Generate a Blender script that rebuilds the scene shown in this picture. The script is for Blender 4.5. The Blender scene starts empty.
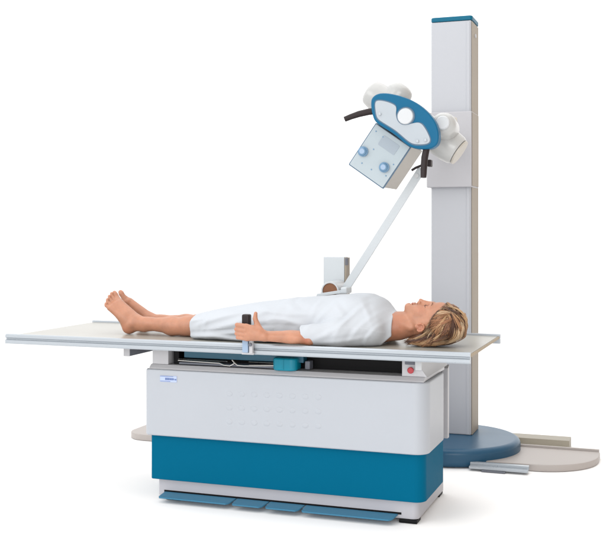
import bpy, bmesh, math, random
import numpy as np
from mathutils import Vector, Matrix, noise
random.seed(7)
rng = np.random.default_rng(7)
S = bpy.context.scene
COL = S.collection
R = math.radians

# ------------------------------------------------------------------ materials
def mat(name, col, rough=.45, metal=0., bump=0., bscale=60., var=0., vscale=3., coat=0., spec=.5, sss=0., attr=None, trans=0.):
    m = bpy.data.materials.new(name); m.use_nodes = True
    if name != 'white_studio_floor': col = tuple(c_ * .87 for c_ in col)
    nt = m.node_tree; N = nt.nodes; L = nt.links
    b = N['Principled BSDF']
    b.inputs['Base Color'].default_value = (*col, 1)
    b.inputs['Roughness'].default_value = rough
    b.inputs['Metallic'].default_value = metal
    b.inputs['Coat Weight'].default_value = coat
    b.inputs['Coat Roughness'].default_value = .12
    b.inputs['Specular IOR Level'].default_value = spec
    b.inputs['Transmission Weight'].default_value = trans
    if sss:
        b.inputs['Subsurface Weight'].default_value = sss
        b.inputs['Subsurface Radius'].default_value = (1., .35, .18)
        b.inputs['Subsurface Scale'].default_value = .012
    tc = N.new('ShaderNodeTexCoord')
    src = None
    if attr:
        a = N.new('ShaderNodeAttribute'); a.attribute_name = attr
        mx = N.new('ShaderNodeMix'); mx.data_type = 'RGBA'; mx.blend_type = 'MULTIPLY'
        mx.inputs[0].default_value = 1
        mx.inputs[6].default_value = (*col, 1); L.new(a.outputs['Color'], mx.inputs[7])
        src = mx.outputs[2]; L.new(src, b.inputs['Base Color'])
    if var:
        n = N.new('ShaderNodeTexNoise'); n.inputs['Scale'].default_value = vscale
        n.inputs['Detail'].default_value = 6; n.inputs['Roughness'].default_value = .65
        L.new(tc.outputs['Object'], n.inputs['Vector'])
        r = N.new('ShaderNodeMapRange'); r.inputs[1].default_value = .3; r.inputs[2].default_value = .7
        r.inputs[3].default_value = 1 - var; r.inputs[4].default_value = 1 + var
        L.new(n.outputs[0], r.inputs[0])
        mx = N.new('ShaderNodeMix'); mx.data_type = 'RGBA'; mx.blend_type = 'MULTIPLY'; mx.inputs[0].default_value = 1
        if src: L.new(src, mx.inputs[6])
        else: mx.inputs[6].default_value = (*col, 1)
        L.new(r.outputs[0], mx.inputs[7]); L.new(mx.outputs[2], b.inputs['Base Color'])
        r2 = N.new('ShaderNodeMapRange'); r2.inputs[3].default_value = rough * .85; r2.inputs[4].default_value = min(1, rough * 1.2)
        L.new(n.outputs[0], r2.inputs[0]); L.new(r2.outputs[0], b.inputs['Roughness'])
    if bump:
        n = N.new('ShaderNodeTexNoise'); n.inputs['Scale'].default_value = bscale; n.inputs['Detail'].default_value = 4
        L.new(tc.outputs['Object'], n.inputs['Vector'])
        bp = N.new('ShaderNodeBump'); bp.inputs['Strength'].default_value = bump; bp.inputs['Distance'].default_value = .002
        L.new(n.outputs[0], bp.inputs['Height']); L.new(bp.outputs[0], b.inputs['Normal'])
    return m

M = dict(
    floor=mat('white_studio_floor', (.9, .9, .9), .9, spec=.0),
    cover=mat('pale_grey_cover', (.405, .432, .475), .38, var=.012, vscale=2.2, bump=.06, bscale=320),
    frame=mat('white_frame_paint', (.46, .462, .485), .35, var=.015, bump=.04, bscale=250),
    plinth=mat('plinth_grey_paint', (.44, .44, .48), .4, var=.02, bump=.05, bscale=250),
    teal=mat('teal_cover', (.0, .110, .205), .5, spec=.03, var=.02, vscale=2, bump=.05, bscale=300),
    teal_dark=mat('dark_teal_rail', (.008, .09, .15), .4, var=.03),
    teal_knob=mat('bright_teal_plastic', (.0, .20, .29), .35, spec=.3),
    pedal=mat('steel_blue_pedal', (.05, .19, .31), .45, var=.03, spec=.2),
    alu=mat('brushed_aluminium', (.42, .46, .50), .28, metal=.35, var=.02, bump=.05, bscale=180),
    groove=mat('dark_grey_paint', (.12, .13, .16), .5),  # plain dark grey for small parts
    top=mat('beige_laminate', (.35, .34, .305), .3, var=.02, vscale=4, bump=.03, bscale=200),
    edge=mat('gold_lit_edge', (.30, .22, .12), .45, var=.05),
    black=mat('black_parts_slot_shade', (.003, .003, .004), .5, spec=.15),  # black feet, also the painted dark of open slots
    chrome=mat('chrome_rod', (.7, .68, .65), .15, metal=1.),
    red=mat('red_button', (.4, .02, .03), .3, coat=.3),
    white=mat('white_knob_plastic', (.53, .55, .57), .3),
    column=mat('column_grey_paint', (.415, .43, .465), .45, var=.012, vscale=2, bump=.05, bscale=260),
    colside=mat('warm_light_side', (.30, .255, .20), .5, var=.03, vscale=3, bump=.05, bscale=260),  # warm side light put into the colour of right-hand faces
    carriage=mat('carriage_grey', (.41, .41, .435), .4, var=.015, bump=.04, bscale=260),
    cap=mat('blue_cap_plastic', (.001, .11, .19), .4, spec=.2),
    disc=mat('slate_blue_base', (.015, .08, .155), .33, var=.05, vscale=3, bump=.05, bscale=150, spec=.35),
    track=mat('pale_track_panel', (.40, .365, .345), .45, var=.03, bump=.06, bscale=160),
    track_rail=mat('track_beige_rail', (.31, .28, .22), .45, var=.04, bump=.05),
    housing=mat('off_white_enamel', (.44, .445, .44), .3, var=.02, bump=.03, bscale=120, coat=.2),
    housing_end=mat('cream_enamel', (.45, .42, .37), .35, var=.02),
    crescent=mat('sky_blue_plastic', (.003, .105, .215), .35, var=.03, bump=.03, spec=.18),
    facepl=mat('silver_face_plate', (.37, .41, .45), .35, var=.02, bump=.03),
    coll=mat('collimator_pale_face', (.37, .43, .465), .4, var=.02, bump=.03),
    collside=mat('collimator_warm_light', (.36, .335, .30), .4, var=.05, vscale=8),  # warm side light put into the collimator's body colour
    trim=mat('slate_trim', (.06, .12, .19), .4),
    kblue=mat('blue_grey_knob', (.12, .24, .38), .35, coat=.2),
    kmark=mat('pale_knob_face', (.28, .38, .52), .35),
    grip=mat('dark_brown_rubber', (.016, .009, .010), .5, spec=.3, bump=.1, bscale=90),
    cork=mat('brown_drum_end', (.20, .075, .028), .55, var=.2, vscale=25, bump=.1),
    acryl=mat('pale_white_plastic', (.53, .57, .60), .3, var=.02),
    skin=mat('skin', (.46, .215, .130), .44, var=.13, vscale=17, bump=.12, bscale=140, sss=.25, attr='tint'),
    gown=mat('white_cotton', (.515, .545, .585), .85, bump=.25, bscale=700, spec=.15),
    hair=mat('blonde_hair', (1, 1, 1), .42, attr='tint', spec=.5),
    lash=mat('dark_lash', (.06, .03, .02), .6),
    lblue=mat('label_ink_blue', (.10, .16, .36), .5),
    lpale=mat('label_pale_blue', (.42, .50, .72), .35),
)

# ------------------------------------------------------------------ mesh helpers
def obj(name, bm, m, parent=None, smooth=35, mats=None):
    me = bpy.data.meshes.new(name)
    bmesh.ops.recalc_face_normals(bm, faces=bm.faces[:])
    bm.to_mesh(me); bm.free()
    for q in (mats or [m]): me.materials.append(q)
    if smooth:
        me.shade_smooth(); me.set_sharp_from_angle(angle=R(smooth))
    o = bpy.data.objects.new(name, me); COL.objects.link(o)
    if smooth:
        wn = o.modifiers.new('weighted', 'WEIGHTED_NORMAL'); wn.keep_sharp = True; wn.weight = 100
    if parent is not None:
        o.parent = parent
        o.matrix_parent_inverse = parent_world(parent).inverted()
    return o
def parent_world(p):
    m = Matrix.Translation(p.location)
    return m if p.parent is None else m      # parts sit at the world origin, so their own matrix is identity
def thing(name, label, cat, loc):
    e = bpy.data.objects.new(name, None); COL.objects.link(e)
    e.location = loc; e.empty_display_size = .1
    e['label'] = label; e['category'] = cat
    return e
class Part:
    """collects shapes into one bmesh"""
    def __init__(s): s.bm = bmesh.new()
    def _in(s, b2, mi=0, mx=None):
        if mx is not None: bmesh.ops.transform(b2, matrix=mx, verts=b2.verts[:])
        for f in b2.faces: f.material_index = mi
        t = bpy.data.meshes.new('t'); b2.to_mesh(t); b2.free(); s.bm.from_mesh(t); bpy.data.meshes.remove(t); return s
    def box(s, x0, x1, y0, y1, z0, z1, bev=.003, seg=2, mi=0, mx=None):
        b = bmesh.new(); bmesh.ops.create_cube(b, size=1)
        for v in b.verts: v.co = Vector((x0 + (v.co.x + .5) * (x1 - x0), y0 + (v.co.y + .5) * (y1 - y0), z0 + (v.co.z + .5) * (z1 - z0)))
        if bev: bmesh.ops.bevel(b, geom=b.edges[:], offset=bev, segments=seg, profile=.5, affect='EDGES')
        return s._in(b, mi, mx)
    def prism(s, pts, a0, a1, axis='y', bev=0, seg=2, mi=0, mx=None):
        """outline in the plane across `axis`: y -> (x,z), z -> (x,y), x -> (y,z)"""
        b = bmesh.new()
        def V(p, a): return {'y': (p[0], a, p[1]), 'z': (p[0], p[1], a), 'x': (a, p[0], p[1])}[axis]
        n = len(pts); A = [b.verts.new(V(p, a0)) for p in pts]; B = [b.verts.new(V(p, a1)) for p in pts]
        fa = b.faces.new(A); fb = b.faces.new(B[::-1])
        for i in range(n): b.faces.new((A[i], B[i], B[(i + 1) % n], A[(i + 1) % n]))
        bmesh.ops.recalc_face_normals(b, faces=b.faces[:])
        if bev:
            ed = set(fa.edges) | set(fb.edges)
            bmesh.ops.bevel(b, geom=list(ed), offset=bev, segments=seg, profile=.5, affect='EDGES')
        return s._in(b, mi, mx)
    def lathe(s, prof, c, axis, seg=40, mi=0, mx=None):
        """prof = [(distance along axis, radius)]"""
        b = bmesh.new(); ax = Vector(axis).normalized(); q = ax.to_track_quat('Z', 'Y'); rings = []
        for h, r in prof:
            if r < 1e-6: rings.append([b.verts.new(Vector(c) + q @ Vector((0, 0, h)))])
            else: rings.append([b.verts.new(Vector(c) + q @ Vector((r * math.cos(t * 2 * math.pi / seg), r * math.sin(t * 2 * math.pi / seg), h))) for t in range(seg)])
        for A, B in zip(rings, rings[1:]):
            for i in range(seg):
                j = (i + 1) % seg
                if len(A) == 1 and len(B) == 1: continue
                if len(A) == 1: b.faces.new((A[0], B[i], B[j]))
                elif len(B) == 1: b.faces.new((A[i], A[j], B[0]))
                else: b.faces.new((A[i], A[j], B[j], B[i]))
        for rg in (rings[0], rings[-1]):
            if len(rg) > 2: b.faces.new(rg)
        return s._in(b, mi, mx)
    def tube(s, pts, r, seg=12, mi=0, mx=None, flat=1.):
        b = bmesh.new(); P = [Vector(p) for p in pts]; n = len(P)
        rs = r if isinstance(r, (list, tuple)) else [r] * n
        up = None; rings = []
        for i, p in enumerate(P):
            t = (P[min(i + 1, n - 1)] - P[max(i - 1, 0)]).normalized()
            if up is None: up = t.orthogonal().normalized() if abs(t.y) > .9 else (Vector((0, 1, 0)) - t * t.y).normalized()
            up = (up - t * up.dot(t)).normalized(); sd = t.cross(up)
            rings.append([b.verts.new(p + (up * math.cos(a) * flat + sd * math.sin(a)) * rs[i]) for a in [k * 2 * math.pi / seg for k in range(seg)]])
        for A, B in zip(rings, rings[1:]):
            for i in range(seg): b.faces.new((A[i], A[(i + 1) % seg], B[(i + 1) % seg], B[i]))
        b.faces.new(rings[0]); b.faces.new(rings[-1])
        return s._in(b, mi, mx)
    def put(s, name, m, parent=None, smooth=35, mats=None): return obj(name, s.bm, m, parent, smooth, mats)

def rrect(x0, x1, y0, y1, r, n=8):
    """rounded rectangle; r = one radius or (x0y0, x1y0, x1y1, x0y1)"""
    if not isinstance(r, (tuple, list)): r = (r,) * 4
    out = []
    for (cx, cy, a0, q) in ((x0, y0, 180, r[0]), (x1, y0, 270, r[1]), (x1, y1, 0, r[2]), (x0, y1, 90, r[3])):
        ox = cx + q if cx == x0 else cx - q; oy = cy + q if cy == y0 else cy - q
        if q < 1e-5: out.append((cx, cy)); continue
        for k in range(n + 1):
            a = R(a0 + 90 * k / n); out.append((ox + q * math.cos(a), oy + q * math.sin(a)))
    return out
def smooth_outline(p, it=2):
    for _ in range(it):
        q = []
        for i in range(len(p)):
            a = p[i]; b = p[(i + 1) % len(p)]
            q += [(a[0] * .75 + b[0] * .25, a[1] * .75 + b[1] * .25), (a[0] * .25 + b[0] * .75, a[1] * .25 + b[1] * .75)]
        p = q
    return p

# ------------------------------------------------------------------ setting
fl = Part(); fl.prism([(60 * math.cos(a * math.pi / 32), 60 * math.sin(a * math.pi / 32)) for a in range(64)], -.01, 0, 'z')
o = fl.put('floor', M['floor'], smooth=0); o['kind'] = 'structure'

# ------------------------------------------------------------------ examination table
T = thing('examination_table', 'white and teal patient examination table with floating beige top, the patient lying on it', 'examination table', (0, .28, 0))
p = Part().prism([(-1.425, -.125), (.922, -.125), (.922, .68), (-1.425, .68)], .776, .790, 'z', bev=.002)
tb = p.put('table_top', M['top'], T)
Part().box(.9235, .929, -.12, .675, .777, .7895, .001).put('lit_edge', M['edge'], tb)  # beige board end with its golden light put into the colour
prof_f = [(-.125, .752), (-.125, .775), (-.1255, .7915), (-.128, .800), (-.142, .800), (-.149, .795), (-.149, .783), (-.1405, .7785), (-.1405, .7745), (-.151, .770), (-.151, .757), (-.147, .7515)]
Part().prism(prof_f, -1.433, .928, 'x').put('side_rail', M['alu'], T, 25)
prof_b = [(.551 - y, z) for y, z in prof_f]
Part().prism(prof_b, -1.433, .932, 'x').put('side_rail', M['alu'], T, 25)
# beam across the underside near the foot end
Part().box(-.819, -.785, -.03, .58, .700, .7505, .003).put('cross_beam', M['groove'], T)
Part().box(-.8195, -.7845, -.035, -.0305, .6995, .7505, .002).put('beam_end_cap', M['frame'], T)
# neck of the table between the cover and the top
fr = Part()
fr.prism([(-.050, .6475), (-.046, .655), (-.030, .668), (.40, .668), (.40, .6475)], -.668, .705, 'x', bev=.002)
fr.box(-.66, -.572, -.032, .55, .6685, .752, .004)
fr.prism([(.60, .6685), (.717, .6685), (.694, .70), (.69, .752), (.60, .752)], -.032, .42, 'y', bev=.004)
fr.box(-.571, .599, .50, .55, .6685, .752, .002)
fr.put('upper_frame', M['frame'], T)
Part().box(-.571, .599, .06, .499, .669, .7515, .001).put('recess_shade', M['black'], T)  # solid black block paints the shade inside the open slot
Part().box(-.5, .12, -.005, .05, .703, .75, .003).put('inner_rail', M['teal_dark'], T)
Part().box(-.558, -.53, -.0, .05, .669, .7515, .002).put('slot_divider', M['black'], T)
tray = Part().box(-.52, .0, -.02, .055, .672, .682, .002)
tray = tray.put('cassette_tray', M['groove'], T)
h = Part()
h.tube([(-.52, -.028, .692), (-.3, -.03, .688), (-.27, -.04, .681), (-.24, -.042, .679), (-.22, -.036, .690)], .0035, 8)
h.tube([(-.23, -.034, .706), (-.215, -.04, .694), (-.20, -.042, .684), (-.17, -.036, .682), (.02, -.03, .690)], .0035, 8)
h.tube([(-.52, -.022, .697), (-.26, -.024, .696)], .0025, 8); h.tube([(-.15, -.022, .699), (-.02, -.024, .699)], .0025, 8)
h.put('tray_handle', M['chrome'], tray)
k = Part(); k.prism(rrect(-.022, .098, -.055, .05, .032), .668, .728, 'z', bev=.01, seg=3)
k.box(.036, .040, -.0575, -.05, .675, .722, .001)
k.put('lock_block', M['teal_knob'], T)
Part().box(.125, .15, .0, .05, .672, .712, .004).put('latch', M['groove'], T)
k = Part().lathe([(-.01, 0), (-.01, .012), (0, .012), (.004, .0145), (.012, .0145), (.015, .012), (.015, 0)], (.643, -.034, .698), (0, -1, 0), 28)
k.put('stop_button', M['red'], T)
Part().box(.664, .694, -.052, -.033, .70, .745, .005).put('corner_switch', M['white'], T)
Part().box(.615, .664, -.037, -.0325, .722, .748, .002).put('button_plate', M['groove'], T)
# cover: pale grey shell with embossed pads
cv = Part(); cv.prism(rrect(-.690, .722, -.06, .315, (.03, .07, .02, .03), 12), .322, .6465, 'z', bev=.009, seg=3)
for i in range(8):
    for j in range(3):
        x = -.234 + i * .0636; z = .5485 - j * .0665 + i * .0012
        bb = bmesh.new(); bmesh.ops.create_uvsphere(bb, u_segments=20, v_segments=10, radius=1)
        cv._in(bb, 0, Matrix.Translation((x, -.0595, z)) @ Matrix.Diagonal((.017, .0030, .0125, 1)))
cover = cv.put('cabinet_cover', M['cover'], T, 30)
Part().box(-.601, -.511, -.0625, -.0598, .588, .618, .0008).put('name_plate', M['lpale'], cover)
nm = Part()                       # the print on the plate: two rules, three smudged word blocks
nm.box(-.600, -.530, -.0634, -.0628, .6145, .6165, 0); nm.box(-.600, -.545, -.0634, -.0628, .5905, .5925, 0)
x = -.573
for w, hh in ((.006, .011), (.005, .011), (.006, .011), (.003, .011), (.006, .010), (.006, .010), (.005, .009)):
    nm.box(x, x + w, -.0634, -.0628, .603 - hh / 2, .603 + hh / 2, 0); x += w + .0016
nm.box(x + .002, -.513, -.0634, -.0628, .5985, .6045, 0)
nm.put('plate_print', M['lblue'], cover, 0)
Part().prism(rrect(-.668, .703, -.032, .395, (.012, .05, .02, .012), 10), .103, .330, 'z', bev=.005).put('lower_skirt', M['teal'], T)
pl = Part(); pl.prism(rrect(-.643, .668, .0, .575, (.01, .03, .03, .01), 8), .018, .104, 'z', bev=.004)
pl.box(-.64, .655, .10, .57, .1045, .640, .004)
plinth = pl.put('plinth', M['plinth'], T)
for (x, y) in ((.60, .03), (.60, .52), (-.58, .03), (-.58, .52)):
    Part().box(x - .02, x + .064, y - .038, y + .04, .0005, .0175, .004).put('foot', M['black'], plinth)
Part().box(-.61, .59, -.002, .002, .036, .046, .0005).put('pedal_slot_shade', M['black'], plinth)  # black strip paints the shade in the slot above the pedals
for x0, x1 in ((-.605, -.222), (-.217, -.052), (-.047, .128), (.133, .575)):
    b = Part(); b.prism([(x0, -.003), (x1, -.003), (x1 - .010, -.068), (x1 - .024, -.082), (x0 + .008, -.082), (x0 + .0, -.070)], .032, .040, 'z', bev=.003,
                        mx=Matrix.Translation((0, 0, .036)) @ Matrix.Rotation(R(6), 4, 'X') @ Matrix.Translation((0, 0, -.036)))
    b.put('foot_pedal', M['pedal'], T)
# narrow rear trim at the head end
b = Part(); b.prism([(.500, .292), (.530, .292), (.530, .655), (.500, .640)], .672, .702, 'x', bev=.003); b.prism([(.535, .292), (.545, .292), (.545, .66), (.535, .66)], .655, .671, 'x')
b.put('rear_trim', M['frame'], T)

# ------------------------------------------------------------------ floor track
K = thing('guide_rail', 'low pale panel with rounded ends and metal rails behind the examination table', 'guide rail', (0, 1.4, 0))
Part().prism(rrect(-1.52, 1.365, 1.185, 1.63, (.14, .34, .01, .14), 16), .0015, .040, 'z', bev=.006).put('track_panel', M['track'], K)
Part().box(-1.44, 1.36, 1.634, 1.650, .0015, .052, .002).put('rear_lip', M['track'], K)
Part().box(.2, 1.178, 1.80, 1.93, .0015, .058, .003).put('rear_rail', M['track_rail'], K)
b = Part().box(.70, 1.02, 1.085, 1.125, .012, .026, .002); b.box(.70, 1.02, 1.1255, 1.155, .012, .040, .002)
b.put('front_rail', M['alu'], K)
b = Part().box(.77, .90, 1.075, 1.12, .0015, .0115, .002); b.put('rail_foot', M['groove'], K)

# ------------------------------------------------------------------ x-ray column stand
X = thing('xray_stand', 'tall grey x-ray stand with blue cap on a round slate blue base behind the table', 'x-ray stand', (.51, 1.6, .056))
b = Part(); b.prism([(.512 + .412 * math.cos(a * math.pi / 40), 1.50 + .412 * math.sin(a * math.pi / 40)) for a in range(80)], .002, .106, 'z', bev=.032, seg=6)
b.put('base_plate', M['disc'], X)
colm = Part(); colm.box(.392, .6335, 1.526, 1.757, .106, 2.578, .008, 3)
colm.box(.606, .626, 1.522, 1.528, .11, 2.57, .002)
# a thin tan sheet paints the warm light on the right-hand face
column = colm.put('column', M['column'], X)
Part().box(.6345, .6385, 1.535, 1.750, .108, 2.572, .001).put('side_warm_light', M['colside'], column)
Part().prism(rrect(.390, .640, 1.523, 1.759, .02), 2.5785, 2.606, 'z', bev=.006).put('top_cap', M['cap'], column)
Part().lathe([(0, 0), (0, .012), (.006, .012), (.006, 0)], (.6385, 1.63, 2.50), (1, 0, 0), 16).put('side_hole_cover', M['frame'], column)
b = Part(); b.box(.372, .6425, 1.488, 1.72, 1.582, 2.032, .006, 3)
car = b.put('carriage', M['carriage'], X)
Part().box(.643, .646, 1.50, 1.715, 1.59, 2.025, .001).put('carriage_side', M['colside'], car)  # tan sheet, the same painted warm light on the carriage
Part().box(.43, .56, .42, 1.49, 1.80, 1.90, .02, 3).put('support_arm', M['housing'], X)
# tube head, tilted 35 degrees; local (u, y, v)
HM = Matrix.Translation((.59, 0, 1.84)) @ Matrix.Rotation(R(35), 4, 'Y')
tb = Part()
tb.lathe([(-.284, 0), (-.284, .048), (-.279, .058), (-.268, .064), (-.235, .070), (-.10, .076), (.12, .076), (.20, .078), (.238, .073), (.250, .066), (.254, .055), (.254, 0)], (0, .28, 0), (1, 0, 0), 48, mx=HM)
tube = tb.put('tube_housing', M['housing'], X)
Part().lathe([(.2545, 0), (.2545, .064), (.262, .062), (.262, 0)], (0, .28, 0), (1, 0, 0), 40, mx=HM).put('end_ring', M['housing_end'], tube)
Part().lathe([(-.02, .066), (.075, .064), (.092, .061), (.105, .053), (.114, .038), (.119, .02), (.120, 0)], (-.150, .28, 0), (0, 0, 1), 40, mx=HM).put('cable_socket', M['housing'], tube)
Part().lathe([(-.02, .060), (.09, .058), (.112, .055), (.130, .047), (.139, .036), (.142, 0)], (.150, .235, .060), (.03, -1, .12), 40, mx=HM).put('cable_socket', M['housing'], tube)
Part().lathe([(.1, .034), (.15, .032), (.155, .028), (.157, 0)], (.150, .235, .060), (.03, -1, .12), 36, mx=HM).put('socket_cap', M['white'], tube)
Part().tube([(.10, .26, .085), (.13, .24, .118), (.165, .22, .124), (.19, .2, .10)], .005, 8, mx=HM).put('cable', M['housing_end'], tube)
Part().box(-.06, .07, .36, .47, -.06, .06, .02, 3, mx=HM).put('swivel_joint', M['housing'], tube)
# collimator
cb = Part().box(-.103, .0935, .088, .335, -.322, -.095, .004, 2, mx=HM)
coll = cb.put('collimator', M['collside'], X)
b = Part(); b.prism(rrect(-.108, .0985, -.327, -.092, .006, 4), .078, .0875, 'y', bev=.0015, mx=HM); b.put('face_trim', M['trim'], coll)
b = Part(); b.prism(rrect(-.103, .0935, -.322, -.097, .004, 4), .0745, .0785, 'y', bev=.001, mx=HM); face = b.put('face_plate', M['coll'], coll)
b = Part(); b.prism(rrect(-.042, .052, -.170, -.118, .006, 4), .0732, .0744, 'y', mx=HM); b.put('display_window', mat('display_grey', (.30, .35, .40), .3), coll)
for u, v in ((-.080, -.236), (.047, -.240)):
    kk = Part().lathe([(0, 0), (0, .024), (.010, .024), (.012, .020), (.022, .0175), (.025, .014), (.025, 0)], (u, .0743, v), (0, -1, 0), 36, mx=HM).put('dial_knob', M['kblue'], coll)
    Part().lathe([(.0252, .0), (.0252, .0125), (.0262, .0115), (.0262, 0)], (u, .0743, v), (0, -1, 0), 28, mx=HM).put('dial_face', M['kmark'], kk)
for u, v in ((-.083, -.125), (-.04, -.128), (.075, -.205), (.075, -.268), (-.055, -.284), (.0, -.283), (-.045, -.2)):
    Part().lathe([(0, 0), (0, .0034), (.0015, .003), (.0015, 0)], (u, .0742, v), (0, -1, 0), 12, mx=HM).put('screw', M['kblue'], coll)
Part().box(-.09, .06, .07, .10, -.094, -.078, .002, mx=HM).put('neck_gap_shade', M['black'], coll)  # black block paints the shade in the gap above the collimator
# control panel
out = [(-.168, -.006), (-.156, .026), (-.121, .051), (-.074, .070), (-.031, .082), (.006, .089), (.057, .089), (.108, .080), (.152, .063), (.190, .030), (.211, -.006), (.204, -.036), (.179, -.060), (.131, -.087), (.095, -.092), (.045, -.086), (.0, -.084), (-.047, -.087), (-.093, -.087), (-.124, -.064), (-.152, -.035)]
inn = [(-.142, -.012), (-.130, .005), (-.090, .021), (-.055, .027), (-.040, .021), (-.027, -.004), (-.007, -.023), (.019, -.029), (.041, -.020), (.062, .004), (.083, .023), (.108, .024), (.156, .001), (.177, -.017), (.171, -.038), (.126, -.069), (.096, -.074), (.043, -.068), (.01, -.065), (-.047, -.068), (-.086, -.069), (-.110, -.050)]
cp = Part(); cp.prism(smooth_outline(out), -.004, .055, 'y', bev=.009, seg=4, mx=HM); panel = cp.put('control_panel', M['crescent'], X)
fp = Part(); fp.prism(smooth_outline(inn), -.0075, .0, 'y', bev=.0015, mx=HM); fp.put('face_plate', M['facepl'], panel)
gk = [(u * 1.035 - .0005, (v + .02) * 1.10 - .02) for u, v in inn]
Part().prism(smooth_outline(gk), -.0052, .0, 'y', mx=HM).put('plate_groove', M['trim'], panel)  # dark blue ring paints the shaded groove round the face plate
Part().lathe([(-.006, 0), (-.006, .043), (.0026, .043), (.0032, .041), (.0032, 0)], (.017, -.004, .012), (0, -1, 0), 44, mx=HM).put('handle_ring', M['trim'], panel)
Part().lathe([(-.008, 0), (-.008, .0375), (.006, .0375), (.012, .034), (.0125, .029), (.0115, .0)], (.017, -.004, .012), (0, -1, 0), 44, mx=HM).put('round_handle', M['white'], panel)
for u, v in ((-.089, -.045), (.128, -.050), (.156, -.026)):
    Part().lathe([(0, 0), (0, .0068), (.005, .0068), (.0065, .005), (.0065, 0)], (u, -.0073, v), (0, -1, 0), 20, mx=HM).put('button', M['alu'], panel)
b = Part()
b.tube([HM @ Vector(q) for q in ((-.125, .03, -.045), (-.150, .028, -.066), (-.181, .02, -.099), (-.205, .015, -.130), (-.223, .01, -.157))], [.016, .0155, .015, .0135, .0125], 16)
b.put('handlebar', M['grip'], X, 50)
b = Part()
b.tube([HM @ Vector(q) for q in ((.150, .03, -.02), (.170, .028, -.050), (.192, .02, -.095), (.218, .015, -.137), (.241, .01, -.170))], [.016, .0155, .016, .015, .0135], 16)
b.put('handlebar', M['grip'], X, 50)

# ------------------------------------------------------------------ compression device on the rear rail
D = thing('compression_device', 'white abdominal compression unit with round brown drum and long diagonal arm, behind the patient', 'compression unit', (.06, .70, .8))
Part().box(-.006, .112, .665, .735, .803, 1.184, .004).put('winder_box', M['acryl'], D)
Part().box(.1125, .123, .668, .73, .81, 1.180, .002).put('box_side', M['colside'], D)  # tan sheet, painted warm light on the box's right side
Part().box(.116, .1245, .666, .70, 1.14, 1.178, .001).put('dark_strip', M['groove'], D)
b = Part().lathe([(.02, 0), (.02, .0400), (0, .0405), (.0, .047), (.003, .049), (.155, .049), (.155, 0)], (.085, .50, 1.012), (0, 1, 0), 44); b.put('drum', M['white'], D)
b = Part().lathe([(.006, 0), (.006, .0395), (.018, .0395), (.018, 0)], (.085, .50, 1.012), (0, 1, 0), 44); b.put('drum_end', M['cork'], D)
b = Part(); b.prism([(.015, .985), (.028, .982), (.175, 1.006), (.188, 1.012), (.186, 1.026), (.170, 1.022), (.020, .997)], .485, .499, 'y', bev=.002)
b.put('cradle', M['acryl'], D)
Part().box(.152, .187, .47, .56, 1.0, 1.034, .008, 3).put('arm_joint', M['acryl'], D)
Part().box(.0, .10, .60, .664, .96, 1.0, .004).put('bracket', M['acryl'], D)
A0 = Vector((.152, .56, 1.022)); A1 = Vector((.556, .56, 1.636)); dr = (A1 - A0).normalized(); w = dr.cross(Vector((0, 1, 0))).normalized() * .021
arm = Part(); arm.prism([((A0 + w)[0], (A0 + w)[2]), ((A1 + w)[0], (A1 + w)[2]), ((A1 - w)[0], (A1 - w)[2]), ((A0 - w)[0], (A0 - w)[2])], .555, .567, 'y', bev=.002)
arm.put('diagonal_arm', M['acryl'], D)
b = Part(); b.tube([(.508, .545, 1.630), (.530, .54, 1.642), (.565, .54, 1.655), (.60, .54, 1.662)], .0065, 10); b.box(.592, .612, .52, .56, 1.645, 1.68, .004)
b.put('arm_hook', M['grip'], D)
Part().lathe([(0, 0), (0, .012), (.006, .012), (.006, 0)], (.530, .554, 1.602), (0, -1, 0), 20).put('pivot_screw', M['white'], D)

# ------------------------------------------------------------------ hand grip clamped to the front rail
G = thing('hand_grip', 'upright dark brown hand grip clamped to the front rail, held in the patient\'s left hand', 'hand grip', (-.10, -.165, .78))
b = Part(); b.prism(rrect(-.122, -.083, -.180, -.143, .011, 6), .828, .938, 'z', bev=.007, seg=3)
b.put('grip_handle', M['grip'], G)
b = Part(); b.box(-.119, -.090, -.176, -.152, .762, .8275, .003); b.put('grip_stem', M['kmark'], G)
b = Part(); b.box(-.087, -.069, -.172, -.1525, .757, .825, .003); b.box(-.125, -.065, -.168, -.1525, .752, .762, .002); b.put('clamp', M['frame'], G)
Part().lathe([(0, 0), (0, .008), (.01, .008), (.01, 0)], (-.078, -.172, .80), (0, -1, 0), 16).put('clamp_screw', M['groove'], G)

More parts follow.
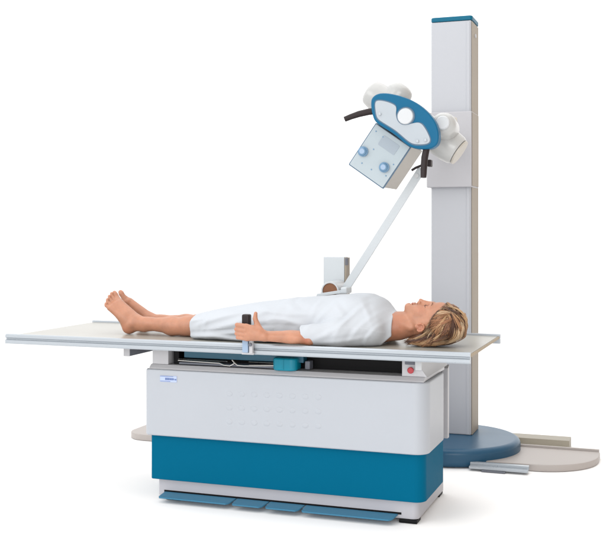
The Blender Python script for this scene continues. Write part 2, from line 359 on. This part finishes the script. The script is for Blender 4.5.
# ------------------------------------------------------------------ SDF modelling for the person
class Field:
    def __init__(s, lo, hi, vox):
        s.lo = np.array(lo, float); s.v = vox
        s.n = np.ceil((np.array(hi) - s.lo) / vox).astype(int) + 1
        s.D = np.full(s.n, .05, np.float32)
        s.ax = [(s.lo[i] + np.arange(s.n[i]) * vox).astype(np.float32) for i in range(3)]
    def win(s, lo, hi):
        a = np.clip(np.floor((np.array(lo) - s.lo) / s.v).astype(int), 0, s.n); b = np.clip(np.ceil((np.array(hi) - s.lo) / s.v).astype(int) + 1, 0, s.n)
        sl = tuple(slice(a[i], b[i]) for i in range(3))
        return sl, s.ax[0][sl[0]][:, None, None], s.ax[1][sl[1]][None, :, None], s.ax[2][sl[2]][None, None, :]
    def comb(s, sl, d, k, op):
        A = s.D[sl]
        if op == 'sub': d = -d
        if k <= 0: s.D[sl] = np.minimum(A, d) if op == 'add' else np.maximum(A, d); return
        if op == 'add':
            h = np.maximum(k - np.abs(A - d), 0) / k; s.D[sl] = np.minimum(A, d) - h * h * k * .25
        else:
            h = np.maximum(k - np.abs(A - d), 0) / k; s.D[sl] = np.maximum(A, d) + h * h * k * .25
    def cone(s, a, ra, b, rb, k=.01, op='add'):
        a = np.array(a, float); b = np.array(b, float); m = max(ra, rb) + k + .012
        sl, x, y, z = s.win(np.minimum(a, b) - m, np.maximum(a, b) + m)
        ab = b - a; L = max(ab @ ab, 1e-9)
        t = np.clip(((x - a[0]) * ab[0] + (y - a[1]) * ab[1] + (z - a[2]) * ab[2]) / L, 0, 1)
        d = np.sqrt((x - a[0] - t * ab[0]) ** 2 + (y - a[1] - t * ab[1]) ** 2 + (z - a[2] - t * ab[2]) ** 2) - (ra + (rb - ra) * t)
        s.comb(sl, d.astype(np.float32), k, op)
    def ell(s, c, r, k=.01, op='add', rot=None):
        c = np.array(c, float); r = np.array(r, float); m = r.max() + k + .012
        sl, x, y, z = s.win(c - m, c + m)
        X, Y, Z = x - c[0], y - c[1], z - c[2]
        if rot is not None:
            q = np.array(rot.to_3x3().transposed()); X, Y, Z = (q[0, 0] * X + q[0, 1] * Y + q[0, 2] * Z, q[1, 0] * X + q[1, 1] * Y + q[1, 2] * Z, q[2, 0] * X + q[2, 1] * Y + q[2, 2] * Z)
        k0 = np.sqrt((X / r[0]) ** 2 + (Y / r[1]) ** 2 + (Z / r[2]) ** 2)
        k1 = np.sqrt((X / r[0] ** 2) ** 2 + (Y / r[1] ** 2) ** 2 + (Z / r[2] ** 2) ** 2) + 1e-9
        s.comb(sl, (k0 * (k0 - 1) / k1).astype(np.float32), k, op)
    def mesh(s, name):
        import openvdb
        g = openvdb.FloatGrid(.05); D = s.D.copy()
        for ax in range(3):
            ix = [slice(None)] * 3
            for e in (0, -1): ix[ax] = e; D[tuple(ix)] = .05
        g.copyFromArray(D)
        pts, tri, quad = g.convertToPolygons(0.0, 0.0)
        pts = pts * s.v + s.lo
        me = bpy.data.meshes.new(name)
        faces = [tuple(int(i) for i in f[::-1]) for f in quad] + [tuple(int(i) for i in f[::-1]) for f in tri]
        me.from_pydata(pts.tolist(), [], faces); me.update()
        return me
def finish(me, name, m, parent=None, it=3):
    bm = bmesh.new(); bm.from_mesh(me)
    for _ in range(it): bmesh.ops.smooth_vert(bm, verts=bm.verts[:], factor=.5, use_axis_x=True, use_axis_y=True, use_axis_z=True)
    # keep the one connected surface, drop stray islands
    seen = set(); best = []
    bm.verts.ensure_lookup_table()
    for v in bm.verts:
        if v.index in seen: continue
        st = [v]; seen.add(v.index); comp = []
        while st:
            q = st.pop(); comp.append(q)
            for e in q.link_edges:
                w_ = e.other_vert(q)
                if w_.index not in seen: seen.add(w_.index); st.append(w_)
        if len(comp) > len(best): best = comp
    keep = set(v.index for v in best)
    bmesh.ops.delete(bm, geom=[v for v in bm.verts if v.index not in keep], context='VERTS')
    bmesh.ops.recalc_face_normals(bm, faces=bm.faces[:])
    bm.to_mesh(me); bm.free(); me.materials.append(m); me.shade_smooth()
    o = bpy.data.objects.new(name, me); COL.objects.link(o)
    if parent: o.parent = parent
    return o

TZ = .790
F = Field((-1.06, -.24, .775), (.88, .46, 1.045), .0026)
YC = .22
HC = .15                       # head centre line
for sgn in (-1, 1):            # -1 = near (left) leg
    def Y(d): return YC + sgn * d      # d>0 is outward
    # foot
    dx = 0 if sgn < 0 else -.006
    F.ell((-.888 + dx, Y(.078), .827), (.036, .031, .036), .01)
    F.cone((-.882 + dx, Y(.077), .838), .033, (-.905 + dx, Y(.08), .875), .031, .02)
    F.cone((-.903 + dx, Y(.082), .865), .032, (-.968 + dx, Y(.075), .935), .026, .02)
    F.cone((-.85 + dx, Y(.072), .862), .031, (-.955 + dx, Y(.055), .945), .022, .02)
    F.cone((-.925 + dx, Y(.09), .882), .022, (-.983 + dx, Y(.100), .925), .018, .015)
    F.cone((-.965 + dx, Y(.042), .948), .020, (-.975 + dx, Y(.045), .962), .018, .012)
    toes = [((-.975, .040, .965), .0145, (-.992, .037, .989), .0138, (-.997, .037, .997), .0125),
            ((-.980, .060, .960), .010, (-1.000, .060, .985), .0088, (-1.001, .060, .996), .008),
            ((-.984, .076, .950), .0095, (-1.003, .077, .972), .0083, (-1.004, .077, .983), .0078),
            ((-.987, .091, .938), .0095, (-1.006, .092, .956), .0082, (-1.006, .092, .967), .0078),
            ((-.987, .104, .922), .010, (-1.005, .107, .937), .0085, (-1.006, .107, .946), .008)]
    for a, ra, b_, rb, c_, rc in toes:
        a = (a[0] + dx, Y(a[1]), a[2]); b_ = (b_[0] + dx, Y(b_[1]), b_[2]); c_ = (c_[0] + dx, Y(c_[1]), c_[2])
        F.cone(a, ra, b_, rb, .005); F.cone(b_, rb, c_, rc, .003)
    # ankle bones, achilles, shin, calf, knee, thigh
    F.ell((-.862, Y(.105), .845), (.014, .010, .014), .014); F.ell((-.868, Y(.045), .850), (.015, .010, .015), .014)
    F.cone((-.875, Y(.076), .835), .026, (-.80, Y(.076), .828), .024, .02)
    F.cone((-.85, Y(.074), .856), .031, (-.77, Y(.076), .846), .031, .02)
    F.cone((-.78, Y(.076), .846), .031, (-.64, Y(.080), .842), .043, .02)
    F.cone((-.64, Y(.080), .838), .046, (-.53, Y(.082), .842), .046, .02)
    F.cone((-.55, Y(.082), .845), .047, (-.43, Y(.085), .853), .052, .02)
    F.cone((-.43, Y(.085), .853), .052, (-.02, Y(.095), .875), .080, .02)
# torso
for a, b_ in (((-.05, .22, .88), (.10, .22, .885)), ((.10, .20, .885), (.30, .18, .89)), ((.28, .18, .89), (.42, .17, .885))):
    pass
F.ell((.02, .21, .875), (.17, .165, .084), .04)
F.ell((.18, .19, .88), (.20, .140, .088), .04)
F.ell((.34, .18, .885), (.17, .165, .093), .04)
F.cone((.43, .05, .865), .052, (.43, .31, .865), .052, .04)      # shoulders
F.cone((.45, .10, .850), .048, (.535, .145, .865), .045, .04)
F.cone((.45, .23, .850), .048, (.535, .170, .865), .045, .04)
# neck
F.cone((.46, .16, .868), .065, (.56, .155, .884), .053, .03)
F.cone((.55, .155, .884), .053, (.655, .153, .885), .055, .03)
F.cone((.50, .125, .925), .010, (.61, .10, .875), .012, .02)     # sternomastoid
F.cone((.50, .17, .925), .010, (.61, .20, .875), .012, .02)
# head
F.ell((.738, HC, .894), (.100, .077, .0935), .02)
F.ell((.672, HC, .915), (.075, .062, .066), .025)
F.ell((.735, HC, .945), (.050, .058, .042), .02)                 # forehead
F.cone((.596, HC, .953), .022, (.586, HC, .968), .0165, .012)    # chin
for q in (-1, 1):
    F.cone((.597, HC + q * .010, .950), .020, (.648, HC + q * .048, .893), .020, .022)   # jaw
    F.cone((.655, HC + q * .050, .890), .018, (.700, HC + q * .058, .905), .018, .02)
    F.ell((.652, HC + q * .036, .946), (.026, .022, .022), .02)                       # cheek
    F.ell((.632, HC + q * .022, .960), (.026, .018, .018), .02)
    F.ell((.681, HC + q * .033, .990), (.016, .018, .017), .012, 'sub')                # socket
    F.ell((.678, HC + q * .032, .9655), (.0135, .0165, .0130), .004)                    # closed eye
    F.cone((.701, HC + q * .012, .984), .0085, (.697, HC + q * .044, .966), .008, .012)  # brow
F.ell((.605, HC, .967), (.026, .026, .0165), .012)                # mouth mound
F.ell((.664, HC, .974), (.034, .012, .020), .012)
F.cone((.700, HC, .984), .009, (.668, HC, .989), .0078, .010)    # nose bridge
F.cone((.668, HC, .989), .0078, (.644, HC, .9985), .0088, .006)
for q in (-1, 1): F.ell((.639, HC + q * .0115, .989), (.0085, .0065, .0075), .004)
F.cone((.640, HC, .990), .006, (.629, HC, .982), .005, .006)
F.ell((.6335, HC - .0075, .9815), (.0035, .003, .004), .002, 'sub'); F.ell((.6335, HC + .0075, .9815), (.0035, .003, .004), .002, 'sub')
F.ell((.6165, HC, .983), (.0055, .021, .0066), .003)            # lips
F.ell((.6055, HC, .9815), (.0062, .019, .0072), .003)
F.cone((.6112, HC - .021, .979), .0018, (.6112, HC + .021, .979), .0018, .002, 'sub')
F.cone((.5975, HC - .010, .9865), .0045, (.5975, HC + .010, .9865), .0045, .005, 'sub')
# near ear (and far ear)
for q in (-1, 1):
    ey = HC + q * .074
    F.ell((.655, ey, .880), (.019, .008, .014), .005)
    ring = [(.648, .866), (.655, .862), (.666, .864), (.675, .872), (.679, .883), (.674, .893), (.664, .897), (.652, .894)]
    for (x1, z1), (x2, z2) in zip(ring, ring[1:]): F.cone((x1, ey + q * .005, z1), .0042, (x2, ey + q * .006, z2), .0042, .002)
    F.ell((.642, ey + q * .003, .884), (.008, .006, .009), .004)   # lobe
    F.ell((.661, ey + q * .009, .881), (.010, .005, .008), .003, 'sub')
# arms: near one visible, far one lies on the other side under the gown
F.cone((.42, .03, .858), .050, (.30, -.03, .845), .044, .02)
F.cone((.30, -.03, .845), .042, (.180, -.088, .834), .033, .008)
F.cone((.178, -.090, .8325), .0335, (-.005, -.168, .8410), .0232, .006)
F.ell((.105, -.125, .836), (.055, .030, .0285), .012)
F.ell((.183, -.102, .817), (.016, .016, .013), .015)
F.cone((.42, .33, .858), .050, (.17, .385, .842), .038, .02)
F.cone((.17, .385, .842), .036, (-.03, .38, .83), .025, .02)
F.ell((-.07, .375, .825), (.045, .020, .030), .02)
for i in range(4): F.cone((-.10, .375, .81 + .014 * i), .0085, (-.16 + .008 * abs(i - 1.5), .372, .803 + .011 * i), .007, .004)
F.cone((-.05, .36, .845), .011, (-.10, .345, .85), .008, .006)
# near hand round the grip
F.cone((-.015, -.178, .843), .0225, (-.06, -.196, .852), .022, .015)
F.cone((-.03, -.188, .862), .016, (-.082, -.200, .880), .0135, .012)
F.cone((-.03, -.186, .838), .016, (-.084, -.199, .836), .0135, .012)
F.ell((-.058, -.192, .856), (.034, .017, .034), .012)
fingers = [(.8870, .0100, .000), (.8670, .0103, -.003), (.8475, .0100, -.002), (.8290, .0090, .003)]
for i, (z, r, e) in enumerate(fingers):
    k0 = (-.086 + e, -.203, z); k1 = (-.1345 + e, -.1975, z + .004); k2 = (-.1405 + e * .5, -.163, z + .001); k3 = (-.118 + e, -.134, z - .002); k4 = (-.100, -.132, z - .003)
    F.cone((-.055, -.197, .5 * z + .428), .013, k0, r * 1.12, .008)
    F.cone(k0, r * 1.1, k1, r, .004); F.cone(k1, r * 1.02, k2, r * .93, .002); F.cone(k2, r * .93, k3, r * .86, .002); F.cone(k3, r * .86, k4, r * .78, .002)
F.cone((-.022, -.178, .858), .0165, (-.045, -.172, .892), .0135, .012)    # thumb
F.cone((-.045, -.172, .892), .0130, (-.056, -.170, .920), .0110, .005)
F.cone((-.056, -.170, .920), .0108, (-.053, -.172, .944), .0085, .003)
body_me = F.mesh('person')
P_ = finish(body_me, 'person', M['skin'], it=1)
P_['label'] = 'blonde person in white gown lying on the table, one hand around the grip'
P_['category'] = 'person'
# skin tint: lips, toenails, warmer knees/elbows/ears/cheeks, painted shade on neck and eyes
n = len(body_me.vertices); co = np.empty(n * 3, np.float32); body_me.vertices.foreach_get('co', co); co = co.reshape(-1, 3)
tint = np.ones((n, 4), np.float32)
def dab(c, r, col, hard=.5):
    d = np.sqrt((((co - np.array(c)) / np.array(r)) ** 2).sum(1)); w_ = np.clip((1 - d) / hard, 0, 1)[:, None]
    tint[:, :3] = tint[:, :3] * (1 - w_) + tint[:, :3] * np.array(col) * w_
dab((.611, HC, .985), (.0105, .023, .012), (.80, .50, .52), .35)
for q in (-1, 1):
    dab((.655, HC + q * .04, .955), (.03, .03, .03), (1., .86, .84), .9)
    dab((.66, HC + q * .082, .88), (.026, .02, .026), (1., .84, .82), .6)
    dab((.678, HC + q * .034, .979), (.014, .018, .010), (.86, .76, .74), .8)
dab((.174, -.12, .825), (.03, .04, .03), (.93, .72, .68), .9)
for sgn in (-1, 1):
    dab((-.90, YC + sgn * .08, .815), (.05, .06, .03), (1.05, .88, .84), .9)
    for (x, d, z, r) in ((-.990, .037, 1.003, .010), (-.994, .060, .999, .006), (-.997, .077, .987, .0055), (-.999, .092, .971, .0055), (-.999, .107, .951, .0055)):
        dab((x - (0 if sgn < 0 else .006), YC + sgn * d, z), (r, r, r), (1.15, 1.05, 1.05), .3)
for z, r, e in fingers: dab((-.135, -.2, z + .004), (.012, .014, .009), (1., .84, .82), .8)
dab((.53, .13, .88), (.075, .10, .075), (.84, .64, .55), .9)  # neck shading painted in as a darker orange tint
for q in (-1, 1):
    dab((.686, HC + q * .030, .978), (.010, .020, .012), (.70, .56, .52), .9)  # shade of the eye sockets painted into the skin
    dab((.635, HC + q * .030, .972), (.012, .010, .016), (.88, .74, .70), 1)  # shade of the folds beside the nose painted into the skin
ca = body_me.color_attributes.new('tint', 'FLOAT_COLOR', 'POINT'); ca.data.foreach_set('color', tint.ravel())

# gown: lofted cloth with folds
FG = Field((-.54, -.15, .782), (.56, .47, 1.045), .0032)
xs = np.array([-.56, -.50, -.345, -.18, -.02, .08, .20, .29, .36, .40, .46, .51, .56])
zt = np.array([.900, .907, .942, .970, .991, 1.001, 1.011, 1.018, 1.0225, 1.020, .992, .948, .93])
ny = np.array([.022, .022, -.005, -.022, -.028, -.02, -.015, -.03, -.02, -.012, .010, .060, .095])   # near edge
fy = np.array([.36, .365, .385, .41, .43, .425, .415, .425, .42, .41, .38, .29, .22])              # far edge
def cr(x, X_, Y_):
    i = np.clip(np.searchsorted(X_, x) - 1, 1, len(X_) - 3)
    m_ = (Y_[2:] - Y_[:-2]) / (X_[2:] - X_[:-2]); m_ = np.concatenate([[m_[0]], m_, [m_[-1]]])
    h_ = X_[i + 1] - X_[i]; t = (x - X_[i]) / h_
    return (2 * t**3 - 3 * t**2 + 1) * Y_[i] + (t**3 - 2 * t**2 + t) * h_ * m_[i] + (-2 * t**3 + 3 * t**2) * Y_[i + 1] + (t**3 - t**2) * h_ * m_[i + 1]
gx = FG.ax[0]; Zt = cr(gx, xs, zt); Ny = cr(gx, xs, ny); Fy = cr(gx, xs, fy)
cy = ((Ny + Fy) / 2)[:, None, None]; a_ = ((Fy - Ny) / 2)[:, None, None]
zc = (TZ + .40 * (Zt - TZ))[:, None, None]; bu = (Zt[:, None, None] - zc); bl = zc - (TZ + .0)
sl, x, y, z = FG.win(FG.lo, FG.lo + (FG.n - 1) * FG.v)
b_ = np.where(z > zc, bu, bl * 1.06)
ex = np.where(z > zc, np.interp(x, [-.5, -.1, .1], [3.4, 2.5, 2.2]), 5.0)
nn = (np.abs((y - cy) / a_) ** ex + np.abs((z - zc) / b_) ** ex + 1e-9) ** (1 / ex)
FG.D = ((nn - 1) * np.minimum(a_, b_) * .9).astype(np.float32)
FG.cone((.43, .03, .862), .060, (.30, -.035, .850), .054, .03)
FG.cone((.30, -.035, .850), .054, (.14, -.092, .842), .046, .03)
FG.cone((.43, .33, .862), .060, (.17, .375, .845), .050, .03)
FG.ell((.33, .095, .955), (.085, .075, .055), .03); FG.ell((.33, .265, .955), (.085, .075, .055), .03)
# folds: displaced along noisy creases
def fold(px, py, ang, wl, amp, ext):
    global FD
    c_, s_ = math.cos(ang), math.sin(ang)
fx = x; wob = .016 * np.sin(6.3 * y + 9 * z) + .010 * np.sin(17 * y + 11 * x)
fo = np.zeros_like(FG.D)
def crease(x0, z0, x1, z1, wd, amp, bend=0.):
    """a soft ridge/valley line on the near side, given in side view (x, z)"""
    global fo
    L_ = math.hypot(x1 - x0, z1 - z0); ux, uz = (x1 - x0) / L_, (z1 - z0) / L_
    t = ((x - x0) * ux + (z - z0) * uz) / L_; dd = -(x - x0) * uz + (z - z0) * ux - bend * 4 * t * (1 - t)
    e = np.clip(t, 0, 1); env = np.exp(-((t - e) * L_ / .03) ** 2) * np.sin(np.pi * np.clip(e * .9 + .05, 0, 1)) ** .6
    g_ = (dd / wd)
    fo = fo + (.62 * amp * env * (np.exp(-g_ * g_) - .55 * np.exp(-(g_ - 1.7) ** 2))).astype(np.float32)
for c in ((.17, .86, .27, .985, .012, .0045, .010), (.20, .82, .36, .93, .012, .0055, -.012), (.165, .92, .185, 1.0, .012, .0030, .006), (-.46, .80, -.25, .812, .010, .0060, .004), (-.30, .80, -.02, .81, .011, .0060, -.004), (-.42, .83, -.05, .95, .016, .0045, -.012),
          (.30, .83, .42, .99, .012, .0050, .015), (.36, .81, .47, .94, .011, .0045, .012), (.42, .80, .50, .90, .009, .0040, .008), (.22, .81, .44, .84, .010, .0045, -.006),
          (-.45, .85, -.20, .93, .014, .0045, .01), (-.47, .81, -.15, .835, .010, .0050, .004), (-.30, .86, .10, .90, .016, .0045, .01), (-.48, .88, -.38, .90, .010, .004, .0),
          (-.10, .95, .12, .93, .012, .0045, -.010), (.02, .98, .15, .93, .012, .0050, -.010), (-.05, .91, .12, .88, .012, .0050, .006), (-.40, .83, -.36, .93, .012, .0035, .004),
          (-.22, .84, -.02, .865, .010, .0040, .0), (.25, .99, .33, .93, .012, .004, 0), (.385, 1.0, .45, .90, .010, .0040, .004)):
    crease(*c)
fo = fo + (0.0007 * np.sin(26 * x + 5 * np.sin(9 * y) + 22 * z) + .0005 * np.sin(43 * x - 37 * z + 4 * np.sin(14 * x))).astype(np.float32)
FG.D -= fo
FG.D = np.maximum(FG.D, (TZ + .0012) - z)                       # rests on the table
hem = -.488 + .010 * np.sin(30 * y) + .03 * (z - .8) * 0 + .10 * (z - .85) * -.4
FG.D = np.maximum(FG.D, (hem - x)).astype(np.float32)
neck = .524 + .012 * np.sin(12 * z) * 0 - 1.1 * np.maximum(0, .835 - z) + 0 * y
FG.D = np.maximum(FG.D, (x - neck)).astype(np.float32)
# sleeve opening: cut the near sleeve's end square to the arm
slv = (.146 + .35 * (.865 - z)) - x
near = np.maximum(slv, (y - (-.035)) * 1.0)
msk = np.maximum(-(slv), (y + .030)).astype(np.float32)         # region x<cuff and y<-.03
FG.D = np.maximum(FG.D, -msk)
inner = (FG.D + .0062)
# hollow only the openings so the cloth has a thickness there
t1 = np.maximum(inner, 0 * x + (x - (hem + .03)))                # behind the hem
t2 = np.maximum(FG.D + .0062, (neck - .02) - x)
hollow_h = ((nn - 1) * np.minimum(a_, b_) * .9 + .007 - fo); hollow_h = np.maximum(hollow_h, (TZ + .006) - z)
FG.D = np.maximum(FG.D, -np.maximum(hollow_h, x - (hem + .04))).astype(np.float32)
FG.D = np.maximum(FG.D, -np.maximum(hollow_h, (neck - .016) - x)).astype(np.float32)
gm = FG.mesh('gown')
gown = finish(gm, 'gown', M['gown'], P_, 2)
gown['label'] = 'short white cotton gown with soft folds and short sleeves'

# hair: a soft mass under combed strands
HCc = Vector((.748, HC, .886)); HR = Vector((.102, .090, .094))
FH = Field((.54, .02, .782), (.88, .28, 1.01), .0028)
FH.ell((.752, HC, .884), (.094, .082, .090), .01)
FH.ell((.700, HC, .838), (.090, .080, .042), .02)
FH.ell((.640, HC - .035, .815), (.060, .045, .020), .02); FH.ell((.640, HC + .03, .815), (.055, .040, .020), .02)
sl, x, y, z = FH.win(FH.lo, FH.lo + (FH.n - 1) * FH.v)
# keep the face, ears and throat free: the hairline runs from the forehead down past the ear
hl = np.interp(z.ravel(), [.79, .83, .855, .875, .895, .93, .96, .985, 1.0], [.575, .60, .665, .688, .700, .722, .748, .768, .776])[None, None, :]
FH.D = np.maximum(FH.D, hl - x).astype(np.float32)
FH.D = np.maximum(FH.D, (TZ + .0015) - z).astype(np.float32)
hm = FH.mesh('hair_mass')
bm = bmesh.new(); bm.from_mesh(hm)
for _ in range(3): bmesh.ops.smooth_vert(bm, verts=bm.verts[:], factor=.5, use_axis_x=True, use_axis_y=True, use_axis_z=True)
cl = bm.verts.layers.float_color.new('tint')
for v in bm.verts: v[cl] = (.10, .045, .024, 1)
# strands
W0 = Vector((.40, -.42, .50)).normalized()       # middle of the parting, in head space
PARTD = Vector((-.55, -.1, .45)); 
blond = [(.56, .33, .165), (.42, .205, .10), (.66, .43, .24), (.25, .11, .055), (.36, .165, .08), (.10, .042, .024), (.80, .58, .37), (.48, .25, .125), (.17, .075, .04)]
def shell(d, k):
    return HCc + Vector((d.x * HR.x, d.y * HR.y, d.z * HR.z)) * k
def strand(P, r0, col):
    n_ = len(P); rings = []; seg = 4
    up = None
    for i, q in enumerate(P):
        t = (P[min(i + 1, n_ - 1)] - P[max(i - 1, 0)])
        if t.length < 1e-7: return
        t.normalize(); nr = (q - HCc); nr = (nr - t * nr.dot(t)).normalized(); sd = t.cross(nr)
        r = r0 * (math.sin(math.pi * min(1, (i + .9) / n_ * .80 + .14)) ** .7)
        if i == n_ - 1: r *= .3
        rg = []
        for a, b in ((1, 0), (0, .5), (-1, 0), (0, -.5)):
            v = bm.verts.new(q + sd * (a * r) + nr * (b * r)); s_ = (.88 + .12 * math.sin(i * 1.1 + r0 * 9999)) * min(1, .30 + .13 * i); v[cl] = (col[0] * s_, col[1] * s_, col[2] * s_, 1); rg.append(v)
        rings.append(rg)
    for A, B in zip(rings, rings[1:]):
        for i in range(seg): bm.faces.new((A[i], A[(i + 1) % seg], B[(i + 1) % seg], B[i]))
def hairline(z_): return float(np.interp(z_, [.79, .83, .855, .875, .895, .93, .96, .985, 1.0], [.570, .60, .662, .685, .697, .718, .742, .762, .772]))
for L_ in range(230):
    W = (W0 + PARTD * random.uniform(-.55, .75) + Vector((random.gauss(0, .05), random.gauss(0, .05), random.gauss(0, .05)))).normalized()
    ref = (Vector((0, 0, 1)) - W * W.z).normalized(); ref2 = W.cross(ref)
    a0 = random.uniform(0, 2 * math.pi); ln = random.uniform(.6, 1.); tw = random.uniform(-.28, .34); colr = random.choice(blond)
    kk = random.uniform(.985, 1.095); st = random.choice([.02, .05, .1, .3, .5]) ; ph = random.uniform(0, 6.3); lift = random.choice([0, .03, .06, .09])
    for s_i in range(16):
        a = a0 + random.gauss(0, .06); k = kk + random.uniform(-.014, .014); tws = tw + random.gauss(0, .08)
        pts = []; n_ = 16; full = ln * 1.9 + random.uniform(-.15, .1)
        for i in range(n_):
            t = i / (n_ - 1); ang = st + (full - st) * t
            aa = a + tws * t * t + .07 * math.sin(4.5 * t + ph)
            dv = (ref * math.cos(aa) + ref2 * math.sin(aa))
            d = (W * math.cos(ang) + dv * math.sin(ang)).normalized()
            q = shell(d, k * (1 + lift * math.sin(math.pi * t)))
            if q.z < .835: q.x -= (.835 - q.z) * .9
            q.z = max(q.z, TZ + .004 + random.uniform(0, .006))
            if q.x < hairline(q.z) - .006 * random.random(): break
            pts.append(q)
        if len(pts) > 4:
            g_ = random.uniform(.86, 1.14); c_ = [v * g_ for v in colr]
            strand(pts, random.uniform(.0008, .0016), c_)
# locks falling from behind the ear to the table beside the neck
for L_ in range(95):
    near = random.random() < .75; sg = -1 if near else 1
    s0 = Vector((random.uniform(.69, .80), HC + sg * random.uniform(.070, .092), random.uniform(.825, .885)))
    if s0.x < .71: s0.z = min(s0.z, .85)
    e0 = Vector((random.uniform(.575, .70), HC + sg * random.uniform(.02, .088), random.uniform(.794, .812)))
    m0 = (s0 + e0) / 2 + Vector((.01, sg * .022, -.012 + random.uniform(-.008, .006))); colr = random.choice(blond); cu = random.uniform(0, .014)
    for s_i in range(14):
        j0 = Vector([random.gauss(0, .0035) for _ in range(3)]); j1 = Vector([random.gauss(0, .005) for _ in range(3)])
        pts = []
        for i in range(14):
            t = i / 13; q = s0 * (1 - t) ** 2 + m0 * 2 * t * (1 - t) + e0 * t * t + j0 * (1 - t) + j1 * t
            q.z += cu * max(0, t - .7) * 3; q.z = max(q.z, TZ + .003)
            pts.append(q)
        g_ = random.uniform(.82, 1.12); c_ = [v * g_ for v in colr]
        strand(pts, random.uniform(.0008, .0015), c_)
me = bpy.data.meshes.new('hair'); bm.to_mesh(me); bm.free(); me.materials.append(M['hair']); me.shade_smooth()
ho = bpy.data.objects.new('hair', me); COL.objects.link(ho); ho.parent = P_
bpy.data.meshes.remove(hm)
ho['label'] = 'short tousled blonde hair with darker roots'
for q in (-1, 1):
    Part().tube([(.677 + .004, HC + q * .018, .9775), (.6735, HC + q * .026, .9795), (.672, HC + q * .034, .979), (.674, HC + q * .043, .975), (.677, HC + q * .049, .969)], [.0006, .0014, .0016, .0015, .0006], 6).put('eyelashes', M['lash'], P_)
    Part().tube([(.703, HC + q * .014, .992), (.706, HC + q * .024, .990), (.706, HC + q * .034, .984), (.702, HC + q * .045, .974)], [.001, .0022, .002, .0008], 6).put('eyebrow', mat('eyebrow_hair', (.22, .11, .06), .7) if q < 0 else bpy.data.materials['eyebrow_hair'], P_)

# ------------------------------------------------------------------ studio light
w = bpy.data.worlds.new('World'); S.world = w; w.use_nodes = True
nt = w.node_tree; N = nt.nodes; L = nt.links; bg = N['Background']
tc = N.new('ShaderNodeTexCoord'); sx = N.new('ShaderNodeSeparateXYZ'); L.new(tc.outputs['Generated'], sx.inputs[0])
mr = N.new('ShaderNodeMapRange'); mr.interpolation_type = 'SMOOTHSTEP'; mr.inputs[1].default_value = .15; mr.inputs[2].default_value = .85
L.new(sx.outputs[0], mr.inputs[0])
mx = N.new('ShaderNodeMix'); mx.data_type = 'RGBA'
mx.inputs[6].default_value = (1, 1, 1, 1); mx.inputs[7].default_value = (.42, .34, .27, 1)
L.new(mr.outputs[0], mx.inputs[0]); L.new(mx.outputs[2], bg.inputs[0]); bg.inputs[1].default_value = 1.0
def area(name, loc, tgt, size, power, col=(1, 1, 1)):
    l = bpy.data.lights.new(name, 'AREA'); l.shape = 'RECTANGLE'; l.size, l.size_y = size; l.energy = power; l.color = col
    o = bpy.data.objects.new(name, l); COL.objects.link(o); o.location = loc
    o.rotation_euler = (Vector(tgt) - Vector(loc)).to_track_quat('-Z', 'Y').to_euler(); return o
area('added_key', (-2.4, -3.6, 3.2), (.1, .3, 1.), (2.4, 1.8), 30, (1, .99, .97))  # unseen key light added for highlights and side shading
area('front_fill', (2.6, -7.5, 2.0), (0, .3, .9), (4.5, 2.6), 120, (1, .99, .98))  # flash-like fill added to brighten upright faces and lift floor shade
area('top_fill', (.2, .6, 4.6), (.2, .6, 0), (4.5, 4.0), 42)  # unseen overhead light added to whiten the floor

# ------------------------------------------------------------------ camera
c = bpy.data.cameras.new('Camera'); co_ = bpy.data.objects.new('Camera', c); COL.objects.link(co_); S.camera = co_
co_.location = (1.703, -4.448, 1.321); co_.rotation_euler = (R(90), 0, .342)
c.sensor_fit = 'HORIZONTAL'; c.sensor_width = 36; c.lens = 36 * 1006.4 / 606
c.shift_x = (303 - 303.67) / 606; c.shift_y = -(273.5 - 231.18) / 606
c.clip_start = .05; c.clip_end = 300
S.view_settings.view_transform = 'Standard'; S.view_settings.look = 'None'; S.view_settings.gamma = 1
S.view_settings.exposure = .66
S.render.film_transparent = False
